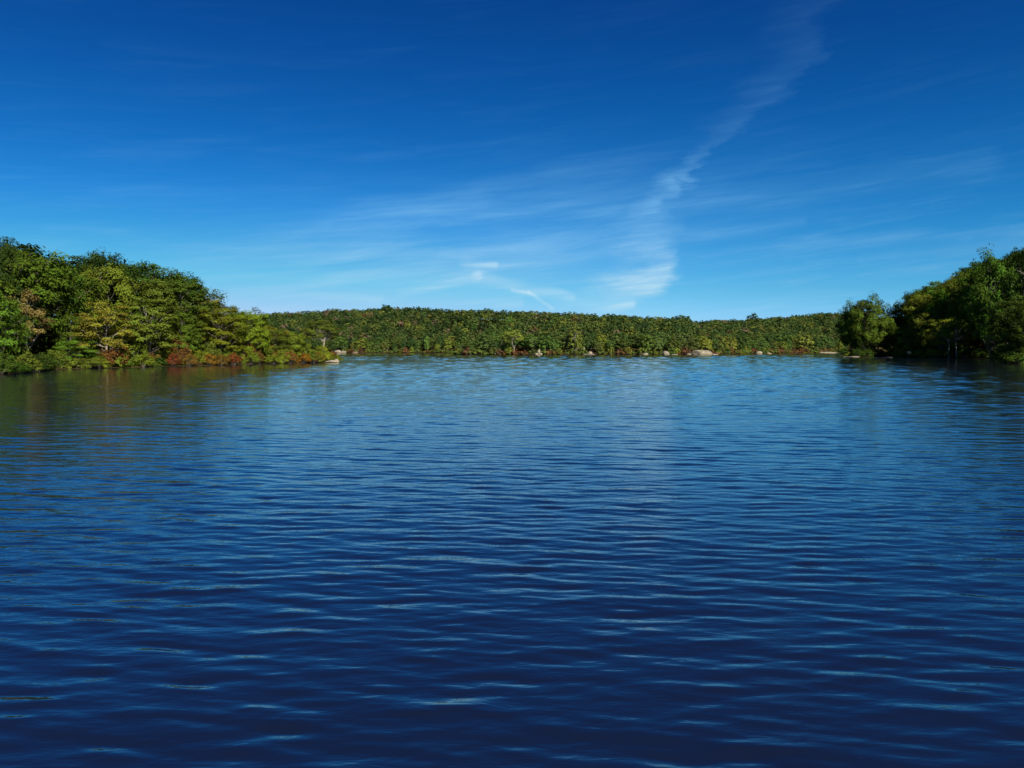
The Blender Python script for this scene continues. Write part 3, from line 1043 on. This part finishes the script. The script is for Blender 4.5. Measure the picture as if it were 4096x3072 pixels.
RB = RIGHT[:9]
BL = bank_len(RB)
s = 1.0
k = 0
while s < BL:
    for dd in (1.8, 5.5):
        p, nrm = bank(RB, s)
        x, y = p + nrm * (dd + r.uniform(-0.6, 0.8))
        if signed_distance(RIGHT, np.array([x]), np.array([y]))[0] < 0.5:
            p, nrm = bank(RB, s)
            x, y = p - nrm * (dd + r.uniform(-0.6, 0.8))
        u = float(u_of(x, y))
        h, w = r.uniform(2.2, 4.2), r.uniform(4.5, 7)
        tone = (['olive', 'yellow-green', 'mid green', 'russet'] if 868 < u < 945 else ['deep green', 'dark green', 'mid green'])[int(r.integers(3))]
        if signed_distance(RIGHT, np.array([x]), np.array([y]))[0] < 0.5 or u > 1030 or u < 838:
            continue
        k += 1
        pi = int(r.integers(4))
        if ('rs', k) in SKIP:
            continue
        plant('shrub', NEAR_S[pi], x, y, h, w, tone, 'right bank', 'front' if dd < 2 else 'back')
    s += r.uniform(5.0, 8.0)

BARE = [(690, 700), (536, 540), (588, 595), (664, 669)]
s, k = 0.5, 0
while s < cum[-1]:
    x0, y0 = along(s)
    x1, y1 = along(s + 1.0)
    L = math.hypot(x1 - x0, y1 - y0) + 1e-9
    dd = r.uniform(1.5, 4.0)
    x, y = x0 - (y1 - y0) / L * dd, y0 + (x1 - x0) / L * dd
    u = float(u_of(x, y))
    h, w = r.uniform(2.4, 4.2), r.uniform(4.8, 7.5)
    tone = ['olive', 'yellow-green', 'olive', 'olive', 'russet', 'mid green', 'olive'][int(r.integers(7))]
    if 500 < u < 530 and r.random() < 0.6 or 765 < u < 835 and r.random() < 0.3:
        tone = ['russet', 'russet'][int(r.integers(2))]
    s += r.uniform(3.6, 5.6)
    if u < 336 or u > 842 or any(a < u < b for a, b in BARE):
        continue
    k += 1
    pi = int(r.integers(3))
    if ('fs', k) in SKIP:
        continue
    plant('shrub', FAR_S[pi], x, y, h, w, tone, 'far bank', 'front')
x, y = at(690.5, 451)
plant('shrub', FAR_S[0], x, y, 3.4, 5.2, 'russet', 'far bank', 'front', label='rounded russet bush just left of the big granite slab')
x, y = at(713, 456.5)
plant('shrub', FAR_S[2], x, y, 3.0, 6.5, 'russet', 'far bank', 'front', label='low russet bush against the right end of the big granite slab')


# ---- rocks
def rock_mesh(seed, sx, sy, sz, rough=0.22, cut=0.0, mat=None):
    import bmesh
    bm = bmesh.new()
    bmesh.ops.create_icosphere(bm, subdivisions=4, radius=1.0)
    r = np.random.default_rng(seed)
    P = np.array([v.co[:] for v in bm.verts])
    d = np.ones(len(P))
    for q in range(9):                                   # flat fracture faces
        n = r.normal(0, 1, 3)
        n /= np.linalg.norm(n)
        h = r.uniform(0.62, 0.95)
        dot = P @ n
        d = np.minimum(d, np.where(dot > 1e-3, h / np.maximum(dot, 1e-3), 9))
    for f, a in ((2.1, 0.5), (5.0, 0.25), (11.0, 0.12)):
        ph = r.uniform(0, 6.28, 3)
        w = r.normal(0, 1, (3, 3))
        d = d + rough * a * np.prod(np.sin(P @ w.T * f + ph), axis=1)
    P = P * d[:, None] * np.array([sx, sy, sz])
    for v, c in zip(bm.verts, P):
        v.co = c
    me = bpy.data.meshes.new('boulder')
    bm.to_mesh(me)
    bm.free()
    me.materials.append(mat or M_ROCK)
    return me


def rock(name, u, Y, w, h, dep, label, seed, base=0.0, mat=None, rough=0.22, group=None, sink=0.25, rz=0.0, dz=None):
    """w, h, dep: full width, visible height, depth in metres"""
    if w < 12:
        w, h, dep = w * 0.8, h * 0.75, dep * 0.8
    x, y = at(u, Y)
    me = rock_mesh(seed, w / 2, dep / 2, h / (2 - 2 * sink), rough, mat=mat)
    g = max(0.0, float(ground_z(np.array([x]), np.array([y]))[0])) if dz is None else dz
    o = add(name, me, loc=(x, y, g + base + h / (2 - 2 * sink) * (1 - 2 * sink)), label=label, category='rock')
    o.rotation_euler = (0, 0, rz)
    if group:
        o['group'] = group
    return o


rock('rock_slab', 701, 449.5, 12.5, 3.0, 9, 'largest pale granite slab sloping into the water on the far shore', 1, rough=0.10, dz=0.0, sink=0.35)
rock('boulder', 689, 446.0, 3.4, 1.2, 3, 'small pale boulder at the left foot of the big granite slab', 2, dz=0.0)
rock('rock_ledge', 714, 449.5, 5.5, 0.8, 3, 'low pale ledge at the right foot of the big granite slab', 15, dz=0.0)
rock('boulder', 666, 446.5, 5.2, 3.2, 4, 'slanting pale boulder between the shrubs, next left of the big granite slab', 3, dz=0.0, rz=0.4)
rock('rock_ledge', 674, 445.5, 5.5, 0.7, 3, 'thin pale ledge at the water right below the slanting boulder', 16, dz=0.0)
rock('boulder', 645, 444.5, 4.5, 1.6, 3, 'low pale boulder below a yellow-green bush on the far shore', 4, dz=0.0)
rock('rock_ledge', 590, 442.6, 8.5, 0.9, 3, 'row-like flat pale ledge at the water below the brown outcrop', 5, dz=0.0)
rock('boulder', 590, 448, 3.2, 2.6, 3, 'pale upright boulder standing behind the flat ledge on the far shore', 6)
rock('boulder', 583, 450, 2.8, 2.4, 3, 'pale squarish boulder in the shrubs up-bank of the flat ledge', 7, base=2.2)
rock('rock_ledge', 595, 456, 8.0, 1.8, 3, 'brown rock outcrop under the trees above the flat ledge', 8, base=2.0, mat=M_ROCKB)
rock('boulder', 536.5, 442.6, 2.6, 1.4, 2.4, 'left foot stone of the white rock stack on the far shore', 9, group='white rock stack', dz=0.0)
rock('boulder', 540.5, 442.8, 3.0, 1.5, 2.4, 'right foot stone of the white rock stack on the far shore', 10, group='white rock stack', dz=0.0)
rock('boulder', 538.8, 443.2, 2.2, 2.6, 2.0, 'upper block of the white rock stack on the far shore', 11, base=1.2, group='white rock stack', dz=0.0)
rock('boulder', 759, 515.5, 6.0, 2.6, 4, 'rounded pale boulder on the shore beyond the granite slab', 12, dz=0.0)
rock('boulder', 768.5, 536, 5.0, 1.3, 3, 'flat pale boulder just beyond the rounded shore boulder', 13, dz=0.0)
rock('rock_ledge', 829, 607, 22.0, 1.3, 4, 'long low tan ledge on the shore beside the right-hand point', 14, dz=0.0, rz=0.5)
rock('boulder', 338.5, 640, 8.5, 3.6, 6, 'pale broken rocks of the back shore, first past the spit tip', 17, dz=0.0)
rock('boulder', 344, 641, 5.0, 3.0, 5, 'smaller pale boulder leaning against the back-shore rocks past the spit', 18, dz=0.0)
rock('boulder', 355, 641, 7, 1.8, 4, 'low brownish rock at the water on the back shore', 19, dz=0.0, mat=M_ROCKB)
rock('rock_slab', 401, 735, 8, 1.8, 6, 'pinkish bare ledge among trees halfway up the far left hill', 20, base=8.5, mat=M_ROCKB)
rock('boulder', 332, 184.0, 4.2, 0.75, 2.2, 'flat pale rock off the red shrubs at the spit\'s tip', 21, dz=0.0)
rock('boulder', 336.3, 185.0, 1.5, 1.2, 1.3, 'small grey rock hump at the very end of the spit', 22, dz=0.0)
rock('rock_ledge', 852, 313, 8.5, 0.5, 3, 'thin pale ledge in the shade under the right-hand point', 23, dz=0.0)
rock('rock_ledge', 887, 290, 6, 0.5, 2.5, 'thin tan ledge at the water in the right-hand cove', 24, dz=0.0)
rock('boulder', 909, 284, 2.0, 1.2, 1.5, 'whitish boulder in deep shade among the right-hand trees', 25, base=1.5)
rock('boulder', 1.5, 96.5, 0.55, 0.28, 0.4, 'tiny white rock at the water on the picture\'s left edge', 26, dz=0.0)

# ------------------------------------------------------------------ labels
ORD = ['first', 'second', 'third', 'fourth', 'fifth', 'sixth', 'seventh', 'eighth', 'ninth', 'tenth', 'eleventh', 'twelfth', 'thirteenth', 'fourteenth', 'fifteenth',
       'sixteenth', 'seventeenth', 'eighteenth', 'nineteenth', 'twentieth', 'twenty-first', 'twenty-second', 'twenty-third', 'twenty-fourth', 'twenty-fifth', 'twenty-sixth']
MARKS = {'left': [(0, 'the left edge'), (107, 'the golden-topped tree'), (221, 'the layered yellow-green tree'), (323, 'the lone spit tree')],
         'right': [(868, 'the rounded point tree'), (943, 'the sunlit cove tree'), (1024, 'the right edge')],
         'far': [(335, 'the spit tip'), (427, 'the bright upright tree'), (514, 'the forked tree'), (590, 'the flat ledge'), (701, 'the granite slab'), (804, 'the bright rounded tree')],
         'left bank': [(0, 'the left edge'), (107, 'the short pale trunk'), (213, 'the orange bush'), (337, 'the spit\'s end')],
         'right bank': [(845, 'the right-hand point'), (943, 'the sunlit cove tree')],
         'far bank': [(335, 'the spit tip'), (427, 'the bright upright tree'), (514, 'the forked tree'), (538.5, 'the white rock stack'), (590, 'the flat ledge'), (701, 'the granite slab'), (804, 'the bright rounded tree')]}
WHERE = {('left', 'waterline'): 'at the left hill\'s waterline', ('left', 'lower slope'): 'low on the left hill', ('left', 'slope'): 'on the left hill', ('left', 'upper slope'): 'high on the left hill',
         ('left', 'skyline'): 'on the left hill\'s skyline', ('right', 'waterline'): 'at the right hill\'s waterline', ('right', 'lower slope'): 'low on the right hill',
         ('right', 'upper slope'): 'high on the right hill', ('right', 'skyline'): 'on the right hill\'s skyline', ('far', 'waterline'): 'in the far shore\'s front row',
         ('far', 'second row'): 'in the far shore\'s second row', ('far', 'third row'): 'in the far shore\'s third row', ('left bank', 'front'): 'at the left bank\'s water edge',
         ('left bank', 'back'): 'set back on the left bank', ('right bank', 'front'): 'at the right bank\'s water edge', ('right bank', 'back'): 'set back on the right bank',
         ('far bank', 'front'): 'along the far bank'}
GROUPS = {'left': 'trees on the left hill and spit', 'right': 'trees on the right hill', 'far': 'trees along the far shore', 'left bank': 'shrubs along the left bank',
          'right bank': 'shrubs along the right bank', 'far bank': 'shrubs along the far bank'}
todo = {}
for q in REG:
    q['o']['group'] = GROUPS[q['region']]
    if q['label']:
        q['o']['label'] = q['label']
        continue
    mk = min(MARKS[q['region']], key=lambda m_: abs(m_[0] - q['u']))
    todo.setdefault((q['region'], q['row'], mk, mk[0] in (0, 1024) or q['u'] >= mk[0]), []).append(q)
for (reg, row, mk, side), qs in todo.items():
    qs.sort(key=lambda q: (q['u'] - mk[0]) * (-1 if mk[0] == 1024 or not side else 1))
    for i, q in enumerate(qs):
        noun = 'tree' if q['kind'] == 'tree' else 'bush'
        q['o']['label'] = '%s %s %s, %s %s %s' % (q['tone'], noun, WHERE[(reg, row)], ORD[min(i, len(ORD) - 1)], 'in from' if mk[0] in (0, 1024) else 'right of' if side else 'left of', mk[1])
